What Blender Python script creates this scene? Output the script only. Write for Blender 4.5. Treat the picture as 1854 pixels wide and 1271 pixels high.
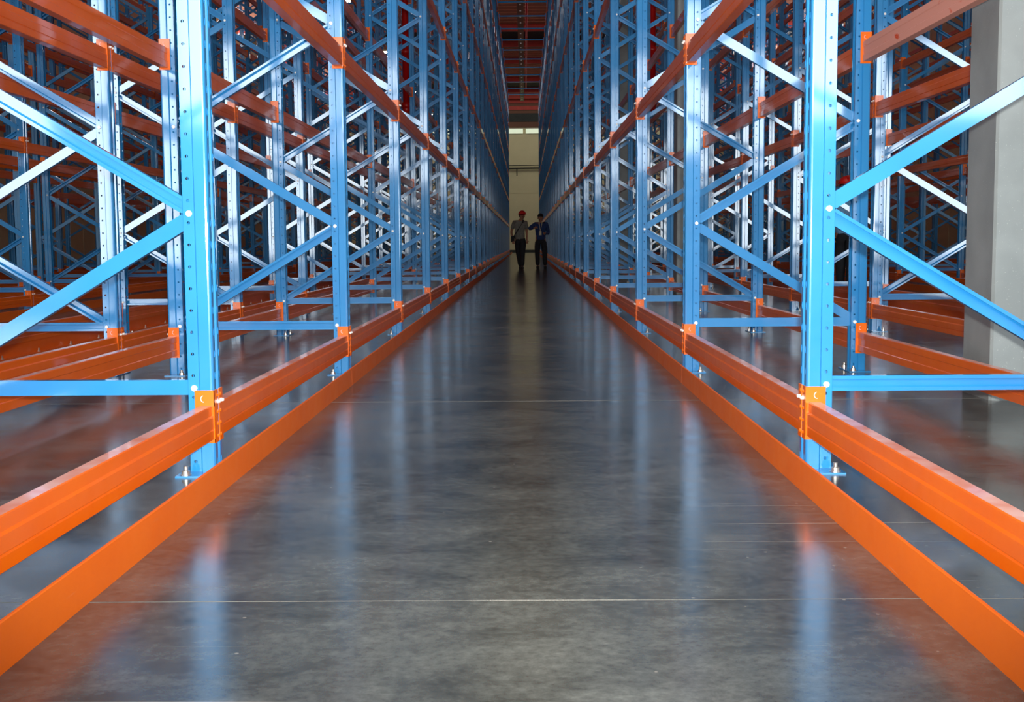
import bpy, bmesh, math, random
from mathutils import Matrix, Vector, Euler
random.seed(7)
for o in list(bpy.data.objects):
    bpy.data.objects.remove(o)
scene = bpy.context.scene
COL = scene.collection

# ------------------------------------------------------------------ camera, light, exposure
CAM_Z = 0.79
FOC = 2189.7 / 1854.0
RIGHT = Vector((0.99991071, 0.01091923, -0.00770336))
UP = Vector((0.00669706, 0.08937431, 0.99597559))
FWD = Vector((-0.01156376, 0.99593825, -0.0892932))
cam_data = bpy.data.cameras.new('camera')
cam_data.sensor_width = 36.0
cam_data.lens = 36.0 * FOC
cam_data.clip_start = 0.05
cam_data.clip_end = 400
cam = bpy.data.objects.new('camera', cam_data)
COL.objects.link(cam)
cam.matrix_world = Matrix(((RIGHT.x, UP.x, -FWD.x, 0), (RIGHT.y, UP.y, -FWD.y, 0), (RIGHT.z, UP.z, -FWD.z, CAM_Z), (0, 0, 0, 1)))
scene.camera = cam

scene.view_settings.view_transform = 'Standard'
scene.view_settings.look = 'None'
scene.view_settings.gamma = 1.0
scene.view_settings.use_curve_mapping = False
scene.view_settings.exposure = 0.0
try:
    scene.cycles.use_denoising = True
    scene.cycles.max_bounces = 6
    scene.cycles.glossy_bounces = 4
    scene.cycles.diffuse_bounces = 3
    scene.cycles.sample_clamp_indirect = 6
except Exception:
    pass

world = bpy.data.worlds.new('world')
scene.world = world
world.use_nodes = True
world.node_tree.nodes['Background'].inputs[0].default_value = (0.55, 0.72, 1.0, 1)
world.node_tree.nodes['Background'].inputs[1].default_value = 0.9


def area(name, loc, size, power, color, target, spread=180):
    d = bpy.data.lights.new(name, 'AREA')
    d.shape = 'RECTANGLE'
    d.size, d.size_y = size
    d.energy = power
    d.color = color
    d.spread = math.radians(spread)
    o = bpy.data.objects.new(name, d)
    o.location = loc
    dr = Vector(target) - Vector(loc)
    o.rotation_euler = dr.to_track_quat('-Z', 'Y').to_euler()
    COL.objects.link(o)
    return o

# daylight coming through the loading doors and the high windows of the wall behind the camera
DAY = (0.88, 0.96, 1.0)
area('daylight_door', (-8.6, -7.8, 2.9), (4.6, 5.0), 610, DAY, (-8.6, 0, 2.9))
area('daylight_door', (8.95, -7.8, 2.9), (4.4, 5.0), 590, DAY, (8.95, 0, 2.9))
area('daylight_window', (0.4, -7.8, 3.75), (12.4, 2.7), 900, DAY, (0.4, 0, 3.75))
# unseen fill lights added by both side walls, overhead and at the far end
area('ceiling_fill', (-15.0, 60, 11.55), (66, 0.8), 1700, (0.95, 0.97, 1.0), (0, 60, 11.7))  # this pair is added to brighten the underside of the ceiling
area('ceiling_fill', (15.5, 60, 11.55), (66, 0.8), 1700, (0.95, 0.97, 1.0), (0, 60, 11.7))
area('front_floor_fill', (0, 8, 12.0), (9, 16), 900, (0.92, 0.97, 1.0), (0, 8.01, 0))  # added overhead fill that lifts the mid floor and beam tops
area('far_wall_fill', (0, 90.5, 11.7), (26, 4.0), 430, (1.0, 0.97, 0.82), (0, 94.5, 3.5))  # added fill aimed at the far wall to brighten it
# the camera's own flash
fl = bpy.data.lights.new('camera_flash', 'SPOT')
fl.energy = 2000
fl.color = (1.0, 0.97, 0.92)
fl.spot_size = math.radians(76)
fl.spot_blend = 1.0
fl.shadow_soft_size = 0.02
flo = bpy.data.objects.new('camera_flash', fl)
flo.location = (0.03, -0.02, CAM_Z + 0.07)
flo.rotation_euler = Vector((-0.01, 1, 0.10)).to_track_quat('-Z', 'Y').to_euler()
COL.objects.link(flo)

# ------------------------------------------------------------------ layout (metres)
P = 3.1831          # bay pitch
Y0 = 4.1304 - P     # near flange of frame 0
FD = 1.094          # frame depth
UW = 0.10           # upright width along the row
HT = 10.95          # frame height
NF = 27             # frames 0..26
Z0 = 0.297
LEV = [0.119 + 1.724 * k for k in range(7)]
WALL_FAR = 96.0
CEIL = 12.2


def frame_y(i):
    return Y0 + P * i + UW / 2

# rows: (x of aisle face plane, direction the aisle face looks, name)
ROWS = []
L = -1.079
R_ = 0.962
ROWS.append(dict(x=L, d=1, n='first rack row left of the aisle', s='L', k=0))
ROWS.append(dict(x=L - FD - 0.31 - FD, d=-1, n='second rack row left of the aisle', s='L', k=1))
ROWS.append(dict(x=R_, d=-1, n='first rack row right of the aisle', s='R', k=0))
ROWS.append(dict(x=R_ + FD + 0.94 + FD, d=1, n='second rack row right of the aisle', s='R', k=1))
xl = L - 2 * FD - 0.31
xr = R_ + 2 * FD + 0.94
names = ['third', 'fourth', 'fifth', 'sixth']
for k in range(2):
    a = xl - 2.04
    ROWS.append(dict(x=a, d=1, n=names[2 * k] + ' rack row left of the aisle', s='L', k=2 + 2 * k))
    ROWS.append(dict(x=a - 2 * FD - 0.31, d=-1, n=names[2 * k + 1] + ' rack row left of the aisle', s='L', k=3 + 2 * k))
    xl = a - 2 * FD - 0.31
    b = xr + 2.04
    ROWS.append(dict(x=b, d=-1, n=names[2 * k] + ' rack row right of the aisle', s='R', k=2 + 2 * k))
    ROWS.append(dict(x=b + 2 * FD + 0.31, d=1, n=names[2 * k + 1] + ' rack row right of the aisle', s='R', k=3 + 2 * k))
    xr = b + 2 * FD + 0.31
WALL_L = xl - 2.4
WALL_R = xr + 2.4
ORD = ['nearest', 'second', 'third', 'fourth', 'fifth', 'sixth', 'seventh', 'eighth', 'ninth', 'tenth', 'eleventh', 'twelfth',
       'thirteenth', 'fourteenth', 'fifteenth', 'sixteenth', 'seventeenth', 'eighteenth', 'nineteenth', 'twentieth',
       'twenty first', 'twenty second', 'twenty third', 'twenty fourth', 'twenty fifth', 'twenty sixth', 'twenty seventh',
       'twenty eighth']


def pix(p):
    v = Vector(p) - Vector((0, 0, CAM_Z))
    z = v.dot(FWD)
    if z < 0.05:
        return None
    f = FOC * 1854
    return 927 + f * v.dot(RIGHT) / z, 635.5 - f * v.dot(UP) / z, z

# ------------------------------------------------------------------ materials


def lin(c):
    return tuple(((v / 255) / 12.92 if v / 255 < 0.04045 else ((v / 255 + 0.055) / 1.055) ** 2.4) for v in c) + (1,)


class NT:
    def __init__(self, name):
        self.m = bpy.data.materials.new(name)
        self.m.use_nodes = True
        self.t = self.m.node_tree
        self.b = self.t.nodes['Principled BSDF']

    def n(self, kind, **kw):
        nd = self.t.nodes.new(kind)
        for k, v in kw.items():
            if k[0] == 'i' and k[1:].isdigit():
                nd.inputs[int(k[1:])].default_value = v
            elif k in nd.inputs.keys():
                nd.inputs[k].default_value = v
            else:
                setattr(nd, k, v)
        return nd

    def l(self, a, b):
        self.t.links.new(a, b)

    def ramp(self, fac, stops):
        r = self.t.nodes.new('ShaderNodeValToRGB')
        el = r.color_ramp.elements
        el[0].position, el[0].color = stops[0]
        el[1].position, el[1].color = stops[-1]
        for s in stops[1:-1]:
            e = el.new(s[0])
            e.color = s[1]
        self.l(fac, r.inputs[0])
        return r

    def mix(self, fac, a, b, mode='MIX'):
        m = self.t.nodes.new('ShaderNodeMix')
        m.data_type = 'RGBA'
        m.blend_type = mode
        for sock, v in ((m.inputs[0], fac), (m.inputs[6], a), (m.inputs[7], b)):
            if hasattr(v, 'links') or hasattr(v, 'is_linked'):
                self.l(v, sock)
            else:
                sock.default_value = v
        return m.outputs[2]


def paint(name, c1, c2, rough=0.3, dust=None, coat=0.0, scratch=None, spec=0.5, crough=0.07, cior=1.6):
    k = NT(name)
    tc = k.n('ShaderNodeTexCoord')
    ns = k.n('ShaderNodeTexNoise', Scale=3.0, Detail=4.0)
    k.l(tc.outputs['Object'], ns.inputs['Vector'])
    r = k.ramp(ns.outputs['Fac'], [(0.3, c1), (0.7, c2)])
    colr = r.outputs[0]
    if scratch:
        mp = k.n('ShaderNodeMapping')
        mp.inputs['Scale'].default_value = (60, 3, 60)
        k.l(tc.outputs['Object'], mp.inputs[0])
        sn = k.n('ShaderNodeTexNoise', Scale=1.0, Detail=3.0)
        k.l(mp.outputs[0], sn.inputs['Vector'])
        sr = k.ramp(sn.outputs['Fac'], [(0.70, (0, 0, 0, 1)), (0.78, (0.6, 0.6, 0.6, 1))])
        colr = k.mix(sr.outputs[0], colr, scratch)
    if dust:
        g = k.n('ShaderNodeNewGeometry')
        sp = k.n('ShaderNodeSeparateXYZ')
        k.l(g.outputs['Normal'], sp.inputs[0])
        dn = k.n('ShaderNodeTexNoise', Scale=9.0, Detail=3.0)
        k.l(tc.outputs['Object'], dn.inputs['Vector'])
        dr = k.ramp(dn.outputs['Fac'], [(0.35, (0.35, 0.35, 0.35, 1)), (0.65, (0.95, 0.95, 0.95, 1))])
        mt = k.n('ShaderNodeMath', operation='MULTIPLY')
        mr = k.n('ShaderNodeMapRange')
        mr.inputs[1].default_value = 0.8
        mr.inputs[2].default_value = 0.98
        k.l(sp.outputs[2], mr.inputs[0])
        k.l(mr.outputs[0], mt.inputs[0])
        k.l(dr.outputs[0], mt.inputs[1])
        colr = k.mix(mt.outputs[0], colr, dust)
    k.l(colr, k.b.inputs['Base Color'])
    rn = k.n('ShaderNodeTexNoise', Scale=14.0, Detail=2.0)
    k.l(tc.outputs['Object'], rn.inputs['Vector'])
    rr = k.n('ShaderNodeMapRange')
    rr.inputs[3].default_value = rough * 0.75
    rr.inputs[4].default_value = rough * 1.25
    k.l(rn.outputs['Fac'], rr.inputs[0])
    k.l(rr.outputs[0], k.b.inputs['Roughness'])
    k.b.inputs['Coat Weight'].default_value = coat
    k.b.inputs['Coat Roughness'].default_value = crough
    k.b.inputs['Coat IOR'].default_value = cior
    k.b.inputs['Specular IOR Level'].default_value = spec
    return k.m


M = {}
M['blue'] = paint('blue_paint', lin((26, 124, 188)), lin((32, 133, 196)), 0.42, coat=1.0, spec=0.25, cior=1.9)
M['orange'] = paint('orange_paint', lin((224, 96, 4)), lin((230, 106, 6)), 0.4, dust=lin((245, 190, 175)), coat=0.5, spec=0.25, scratch=lin((236, 140, 80)))
M['tongue'] = paint('bare_pressed_edge', lin((235, 190, 190)), lin((240, 200, 200)), 0.35)
M['rail'] = paint('rail_orange_paint', lin((222, 98, 4)), lin((228, 106, 8)), 0.45, scratch=lin((220, 150, 110)))
M['red'] = paint('red_paint', lin((190, 14, 10)), lin((170, 10, 8)), 0.35)
M['roof_red'] = paint('roof_red_paint', lin((170, 40, 22)), lin((150, 30, 18)), 0.5)
M['dark_gap'] = paint('roof_dark_panel', lin((38, 42, 40)), lin((46, 50, 48)), 0.8)
M['steel'] = paint('zinc_steel', lin((190, 188, 180)), lin((215, 212, 205)), 0.3)
M['steel'].node_tree.nodes['Principled BSDF'].inputs['Metallic'].default_value = 0.85
M['pin'] = paint('pin_steel', lin((235, 235, 230)), lin((245, 245, 240)), 0.35)
M['tray'] = paint('cable_tray', lin((170, 150, 120)), lin((180, 160, 130)), 0.6)
M['black'] = paint('dark_rubber', lin((20, 20, 22)), lin((30, 30, 32)), 0.6)


def dusty():
    k = NT('dusty_orange_paint')
    tc = k.n('ShaderNodeTexCoord')
    n1 = k.n('ShaderNodeTexNoise', Scale=3.2, Detail=3.0)
    n1.inputs['Distortion'].default_value = 0.6
    mp = k.n('ShaderNodeMapping')
    mp.inputs['Scale'].default_value = (1, 1.0, 4.5)
    k.l(tc.outputs['Object'], mp.inputs[0])
    k.l(mp.outputs[0], n1.inputs['Vector'])
    r = k.ramp(n1.outputs['Fac'], [(0.35, lin((214, 78, 20))), (0.385, lin((224, 156, 138)))])
    k.l(r.outputs[0], k.b.inputs['Base Color'])
    k.b.inputs['Roughness'].default_value = 0.55
    return k.m


M['dusty'] = dusty()


def floor_mat():
    k = NT('polished_concrete')
    tc = k.n('ShaderNodeTexCoord')
    g = tc.outputs['Object']
    n1 = k.n('ShaderNodeTexNoise', Scale=0.7, Detail=7.0, Roughness=0.6)
    k.l(g, n1.inputs['Vector'])
    mp = k.n('ShaderNodeMapping')
    mp.inputs['Scale'].default_value = (0.9, 1.15, 1)
    k.l(g, mp.inputs[0])
    n2 = k.n('ShaderNodeTexNoise', Scale=3.6, Detail=12.0, Roughness=0.74)
    n2.inputs['Distortion'].default_value = 0.4
    k.l(mp.outputs[0], n2.inputs['Vector'])
    r1 = k.ramp(n1.outputs['Fac'], [(0.35, lin((64, 68, 65))), (0.65, lin((92, 95, 90)))])
    r2 = k.ramp(n2.outputs['Fac'], [(0.34, (0.62, 0.62, 0.62, 1)), (0.70, (1.6, 1.6, 1.6, 1))])
    c = k.mix(1.0, r1.outputs[0], r2.outputs[0], 'MULTIPLY')
    n5 = k.n('ShaderNodeTexNoise', Scale=38.0, Detail=6.0, Roughness=0.7)
    k.l(g, n5.inputs['Vector'])
    r5 = k.ramp(n5.outputs['Fac'], [(0.32, (0.72, 0.72, 0.72, 1)), (0.68, (1.28, 1.28, 1.28, 1))])
    c = k.mix(1.0, c, r5.outputs[0], 'MULTIPLY')
    # scuffs drawn across the aisle
    mp2 = k.n('ShaderNodeMapping')
    mp2.inputs['Scale'].default_value = (0.5, 30, 1)
    k.l(g, mp2.inputs[0])
    n3 = k.n('ShaderNodeTexNoise', Scale=1.3, Detail=2.0)
    k.l(mp2.outputs[0], n3.inputs['Vector'])
    r3 = k.ramp(n3.outputs['Fac'], [(0.715, (0, 0, 0, 1)), (0.76, (0.6, 0.6, 0.6, 1))])
    c = k.mix(r3.outputs[0], c, lin((150, 146, 138)))
    # little specks of grit and paint
    v = k.n('ShaderNodeTexVoronoi', Scale=9.0)
    k.l(g, v.inputs['Vector'])
    r4 = k.ramp(v.outputs['Distance'], [(0.03, (0.5, 0.5, 0.5, 1)), (0.045, (0, 0, 0, 1))])
    c = k.mix(r4.outputs[0], c, lin((170, 165, 155)))
    k.l(c, k.b.inputs['Base Color'])
    rr = k.ramp(n2.outputs['Fac'], [(0.35, (0.13, 0.13, 0.13, 1)), (0.7, (0.23, 0.23, 0.23, 1))])
    k.l(rr.outputs[0], k.b.inputs['Roughness'])
    k.b.inputs['IOR'].default_value = 1.6
    bp = k.n('ShaderNodeBump', Strength=0.05, Distance=0.004)
    k.l(n2.outputs['Fac'], bp.inputs['Height'])
    k.l(bp.outputs[0], k.b.inputs['Normal'])
    return k.m


M['floor'] = floor_mat()


def wall_mat(name, c1, c2, scale=2.0):
    k = NT(name)
    tc = k.n('ShaderNodeTexCoord')
    n1 = k.n('ShaderNodeTexNoise', Scale=scale, Detail=5.0)
    k.l(tc.outputs['Object'], n1.inputs['Vector'])
    r = k.ramp(n1.outputs['Fac'], [(0.35, c1), (0.65, c2)])
    k.l(r.outputs[0], k.b.inputs['Base Color'])
    k.b.inputs['Roughness'].default_value = 0.85
    return k.m


M['wall'] = wall_mat('cream_wall', lin((196, 188, 150)), lin((206, 198, 160)), 0.6)
M['concrete'] = wall_mat('grey_render', lin((150, 154, 152)), lin((172, 176, 174)), 14.0)
M['brown_band'] = wall_mat('brown_band', lin((96, 64, 50)), lin((104, 70, 54)), 0.5)
M['roof'] = wall_mat('brown_roof_sheet', lin((200, 128, 98)), lin((210, 138, 106)), 0.5)


def speckle():
    k = NT('speckled_grey_column')
    tc = k.n('ShaderNodeTexCoord')
    n1 = k.n('ShaderNodeTexNoise', Scale=3.0, Detail=4.0)
    k.l(tc.outputs['Object'], n1.inputs['Vector'])
    r = k.ramp(n1.outputs['Fac'], [(0.35, lin((132, 140, 140))), (0.65, lin((150, 158, 158)))])
    v = k.n('ShaderNodeTexNoise', Scale=130.0, Detail=2.0)
    k.l(tc.outputs['Object'], v.inputs['Vector'])
    r2 = k.ramp(v.outputs['Fac'], [(0.68, (0, 0, 0, 1)), (0.76, (0.5, 0.5, 0.5, 1))])
    c = k.mix(r2.outputs[0], r.outputs[0], lin((205, 210, 208)))
    k.l(c, k.b.inputs['Base Color'])
    k.b.inputs['Roughness'].default_value = 0.5
    return k.m


M['column'] = speckle()


def emit(name, c, s):
    k = NT(name)
    k.b.inputs['Base Color'].default_value = c
    k.b.inputs['Emission Color'].default_value = c
    k.b.inputs['Emission Strength'].default_value = s
    return k.m


M['tube'] = emit('lit_tube', (1.0, 0.96, 0.86, 1), 9.0)
M['strip'] = emit('daylight_strip', (0.80, 0.92, 0.70, 1), 0.5)


def cloth(name, c):
    return wall_mat(name, lin(c), lin(tuple(min(255, int(v * 1.15) + 3) for v in c)), 20.0)


M['skin'] = cloth('skin', (150, 104, 80))
M['grey_shirt'] = cloth('grey_shirt', (112, 112, 104))
M['blue_shirt'] = cloth('blue_shirt', (26, 50, 96))
M['pale_shirt'] = cloth('pale_blue_shirt', (110, 160, 200))
M['trousers'] = cloth('black_trousers', (24, 26, 30))
M['hair'] = cloth('black_hair', (16, 14, 13))
M['strap'] = cloth('dark_strap', (30, 30, 32))
M['yellow'] = cloth('yellow_band', (215, 165, 30))
M['badge'] = cloth('pale_badge', (200, 190, 160))
M['helmet'] = paint('red_helmet', lin((200, 26, 22)), lin((210, 34, 28)), 0.3)
M['eye'] = paint('eye_dark', lin((20, 16, 14)), lin((26, 20, 18)), 0.2)

# ------------------------------------------------------------------ mesh helpers


class MB:
    def __init__(s):
        s.v = []
        s.f = []

    def add(s, vs, fs, mat=None):
        b = len(s.v)
        for p in vs:
            p = Vector(p)
            if mat is not None:
                p = mat @ p
            s.v.append(tuple(p))
        s.f += [tuple(b + i for i in f) for f in fs]
        return s

    def box(s, x0, x1, y0, y1, z0, z1, mat=None, bev=0.0):
        if bev:
            # bevel along the box's four long vertical-plane edges: an octagonal prism in x-z, extruded in y
            pr = [(x0 + bev, z0), (x1 - bev, z0), (x1, z0 + bev), (x1, z1 - bev), (x1 - bev, z1), (x0 + bev, z1), (x0, z1 - bev), (x0, z0 + bev)]
            return s.prism_y(pr, y0, y1, mat)
        vs = [(x0, y0, z0), (x1, y0, z0), (x1, y1, z0), (x0, y1, z0), (x0, y0, z1), (x1, y0, z1), (x1, y1, z1), (x0, y1, z1)]
        return s.add(vs, [(0, 3, 2, 1), (4, 5, 6, 7), (0, 1, 5, 4), (1, 2, 6, 5), (2, 3, 7, 6), (3, 0, 4, 7)], mat)

    def prism_y(s, pr, y0, y1, mat=None):
        n = len(pr)
        vs = [(a, y0, b) for a, b in pr] + [(a, y1, b) for a, b in pr]
        fs = [(i, i + n, (i + 1) % n + n, (i + 1) % n) for i in range(n)]
        fs += [tuple(range(n)), tuple(reversed(range(n, 2 * n)))]
        return s.add(vs, fs, mat)

    def prism_z(s, pr, z0, z1, mat=None):
        n = len(pr)
        vs = [(a, b, z0) for a, b in pr] + [(a, b, z1) for a, b in pr]
        fs = [(i, (i + 1) % n, (i + 1) % n + n, i + n) for i in range(n)]
        fs += [tuple(reversed(range(n))), tuple(range(n, 2 * n))]
        return s.add(vs, fs, mat)

    def cyl(s, a, b, r0, r1=None, n=10):
        r1 = r0 if r1 is None else r1
        a, b = Vector(a), Vector(b)
        q = (b - a).to_track_quat('Z', 'Y').to_matrix()
        vs = []
        for c, r in ((a, r0), (b, r1)):
            for i in range(n):
                t = 2 * math.pi * i / n
                vs.append(c + q @ Vector((r * math.cos(t), r * math.sin(t), 0)))
        fs = [(i, (i + 1) % n, (i + 1) % n + n, i + n) for i in range(n)]
        fs += [tuple(reversed(range(n))), tuple(range(n, 2 * n))]
        return s.add(vs, fs)

    def dome(s, c, axis, r, h, n=10):
        """rounded bolt head"""
        c, ax = Vector(c), Vector(axis)
        q = ax.to_track_quat('Z', 'Y').to_matrix()
        rings = [(r, 0), (r, h * 0.45), (r * 0.75, h * 0.85), (r * 0.3, h)]
        vs = []
        for rr, hh in rings:
            for i in range(n):
                t = 2 * math.pi * i / n
                vs.append(c + q @ Vector((rr * math.cos(t), rr * math.sin(t), hh)))
        fs = []
        for k in range(3):
            fs += [(k * n + i, k * n + (i + 1) % n, (k + 1) * n + (i + 1) % n, (k + 1) * n + i) for i in range(n)]
        fs += [tuple(reversed(range(n))), tuple(range(3 * n, 4 * n))]
        return s.add(vs, fs)

    def lathe(s, c, axis, prof, n=10):
        c, ax = Vector(c), Vector(axis)
        q = ax.to_track_quat('Z', 'Y').to_matrix()
        vs = []
        for rr, hh in prof:
            for i in range(n):
                t = 2 * math.pi * i / n
                vs.append(c + q @ Vector((rr * math.cos(t), rr * math.sin(t), hh)))
        fs = []
        k = len(prof)
        for j in range(k - 1):
            fs += [(j * n + i, j * n + (i + 1) % n, (j + 1) * n + (i + 1) % n, (j + 1) * n + i) for i in range(n)]
        fs += [tuple(reversed(range(n))), tuple(range((k - 1) * n, k * n))]
        return s.add(vs, fs)

    def ell(s, c, r, nu=14, nv=8, mat=None, v0=-90, v1=90):
        vs = []
        fs = []
        for j in range(nv + 1):
            ph = math.radians(v0 + (v1 - v0) * j / nv)
            for i in range(nu):
                t = 2 * math.pi * i / nu
                vs.append((c[0] + r[0] * math.cos(ph) * math.cos(t), c[1] + r[1] * math.cos(ph) * math.sin(t), c[2] + r[2] * math.sin(ph)))
        for j in range(nv):
            for i in range(nu):
                fs.append((j * nu + i, j * nu + (i + 1) % nu, (j + 1) * nu + (i + 1) % nu, (j + 1) * nu + i))
        fs.append(tuple(reversed(range(nu))))
        fs.append(tuple(range(nv * nu, nv * nu + nu)))
        return s.add(vs, fs, mat)

    def mesh(s, name, mat, smooth=False):
        me = bpy.data.meshes.new(name)
        me.from_pydata(s.v, [], s.f)
        me.materials.append(M[mat] if isinstance(mat, str) else mat)
        me.update()
        if smooth:
            for p in me.polygons:
                p.use_smooth = True
        return me


def place(me, name, parent=None, loc=(0, 0, 0), rz=0.0, kind=None):
    o = bpy.data.objects.new(name, me)
    o.location = loc
    o.rotation_euler = (0, 0, rz)
    if parent is not None:
        o.parent = parent
    if kind:
        o['kind'] = kind
    COL.objects.link(o)
    return o


def tag(o, label, cat, group=None, kind=None):
    o['label'] = label
    o['category'] = cat
    if group:
        o['group'] = group
    if kind:
        o['kind'] = kind
    return o


def empty(name, loc, rz=0.0):
    o = bpy.data.objects.new(name, None)
    o.empty_display_size = 0.2
    o.location = loc
    o.rotation_euler = (0, 0, rz)
    COL.objects.link(o)
    return o

# ------------------------------------------------------------------ the setting
YB = -8.0
YM = (YB + WALL_FAR) / 2


def setting(name, mb, mat):
    o = place(mb.mesh(name, mat), name, kind='structure')
    return o


setting('floor', MB().box(WALL_L, WALL_R, YB, WALL_FAR, -0.3, 0), 'floor')
# fine saw-cut joints across the slab are narrow grooves filled with pale dust
jm = wall_mat('joint_dust', lin((78, 78, 76)), lin((128, 125, 118)), 3.0)
for n, y in enumerate((2.62, 6.0, 18.0)):
    o = place(MB().box(WALL_L, WALL_R, y - 0.0007, y + 0.0007, -0.002, 0.0006).mesh('floor_joint', jm), 'trim_%d' % (n + 1), kind='structure')

# ceiling: ribbed sheet, dark bands and red purlins
rf = MB()
y = YB
while y < WALL_FAR:
    rf.box(WALL_L, WALL_R, y, y + 0.62, CEIL, CEIL + 0.12)
    rf.box(WALL_L, WALL_R, y + 0.62, y + 0.8, CEIL + 0.06, CEIL + 0.12)
    y += 0.8
ceiling = setting('ceiling', rf, 'roof')
n = 4
for y0, y1 in ((43.5, 48.0), (64.8, 69.6), (85.2, 90.4)):
    setting('trim_%d' % n, MB().box(WALL_L, WALL_R, y0, y1, CEIL - 0.03, CEIL), 'dark_gap')
    n += 1


def ibeam_x(y, w, h, z):
    m = MB()
    m.box(WALL_L, WALL_R, y - w / 2, y + w / 2, z - 0.03, z)
    m.box(WALL_L, WALL_R, y - 0.02, y + 0.02, z, z + h)
    m.box(WALL_L, WALL_R, y - w / 2, y + w / 2, z + h, z + h + 0.03)
    return m


for y, w in ((48.2, 0.3), (43.3, 0.3), (64.6, 0.3), (69.8, 0.35), (76.2, 0.25), (84.9, 0.4), (90.8, 0.7), (94.6, 0.7)):
    setting('trim_%d' % n, ibeam_x(y, w, 0.30, CEIL - 0.36), 'roof_red')
    n += 1

# side walls of vertical sheet panels, each panel proud of a recessed joint
for nm, xa, xb, sx in (('wall_left', WALL_L - 0.2, WALL_L, 1), ('wall_right', WALL_R, WALL_R + 0.2, -1)):
    w = MB().box(xa, xb, YB, WALL_FAR, 0, CEIL + 0.1)
    wo = setting(nm, w, 'wall')
    pm = MB().box(-0.012, 0.012, 0, 1.14, 0.02, CEIL - 0.02).mesh('wall_panel', 'wall')
    x = xb if sx > 0 else xa
    yy = 4.0
    while yy + 1.2 < WALL_FAR:
        place(pm, 'wall_panel', wo, (x + sx * 0.012, yy, 0))
        yy += 1.2
# far wall
fw = MB().box(WALL_L, WALL_R, WALL_FAR, WALL_FAR + 0.25, 0, CEIL + 0.1)
wf = setting('wall_far', fw, 'wall')
zz = 0.25
pm = MB().box(WALL_L + 0.05, WALL_R - 0.05, -0.015, 0.0, 0, 2.17).mesh('wall_panel', 'wall')
for k in range(4):
    place(pm, 'wall_panel', wf, (0, WALL_FAR, 0.25 + k * 2.2))
setting('baseboard_far', MB().box(WALL_L, WALL_R, WALL_FAR - 0.05, WALL_FAR, 0, 0.2), 'dark_gap')
for z0, z1, mt_, t_ in ((9.75, 10.2, 'brown_band', 0.08), (10.2, 10.85, 'dark_gap', 0.12), (10.85, 11.1, 'brown_band', 0.08), (11.1, 11.4, 'roof_red', 0.3), (11.4, 11.62, 'brown_band', 0.08), (11.62, 11.95, 'roof_red', 0.3)):
    setting('trim_%d' % n, MB().box(WALL_L, WALL_R, WALL_FAR - t_, WALL_FAR, z0, z1), mt_)
    n += 1
# the clerestory strip over the far wall, in two windows with a post between
for nn, (xa, xb) in enumerate(((-8.0, -0.12), (0.10, 8.0))):
    w = setting('window_%d' % (nn + 1), MB().box(xa, xb, WALL_FAR - 0.10, WALL_FAR - 0.02, 9.28, 9.30).box(xa, xb, WALL_FAR - 0.10, WALL_FAR - 0.02, 9.66, 9.70), 'steel')
    place(MB().box(xa, xb, WALL_FAR - 0.06, WALL_FAR - 0.04, 9.30, 9.66).mesh('pane', 'strip'), 'window_pane', w)
# wall behind the camera with its loading doors (their daylight is lit above)
wb = MB()
wb.box(WALL_L, -11.2, YB - 0.2, YB, 0, CEIL)
wb.box(11.2, WALL_R, YB - 0.2, YB, 0, CEIL)
wb.box(-6.1, 6.1, YB - 0.2, YB, 0, 2.5)
wb.box(-11.2, 11.2, YB - 0.2, YB, 5.7, CEIL)
setting('wall_front', wb, 'concrete')

# ------------------------------------------------------------------ pallet rack pieces


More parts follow.
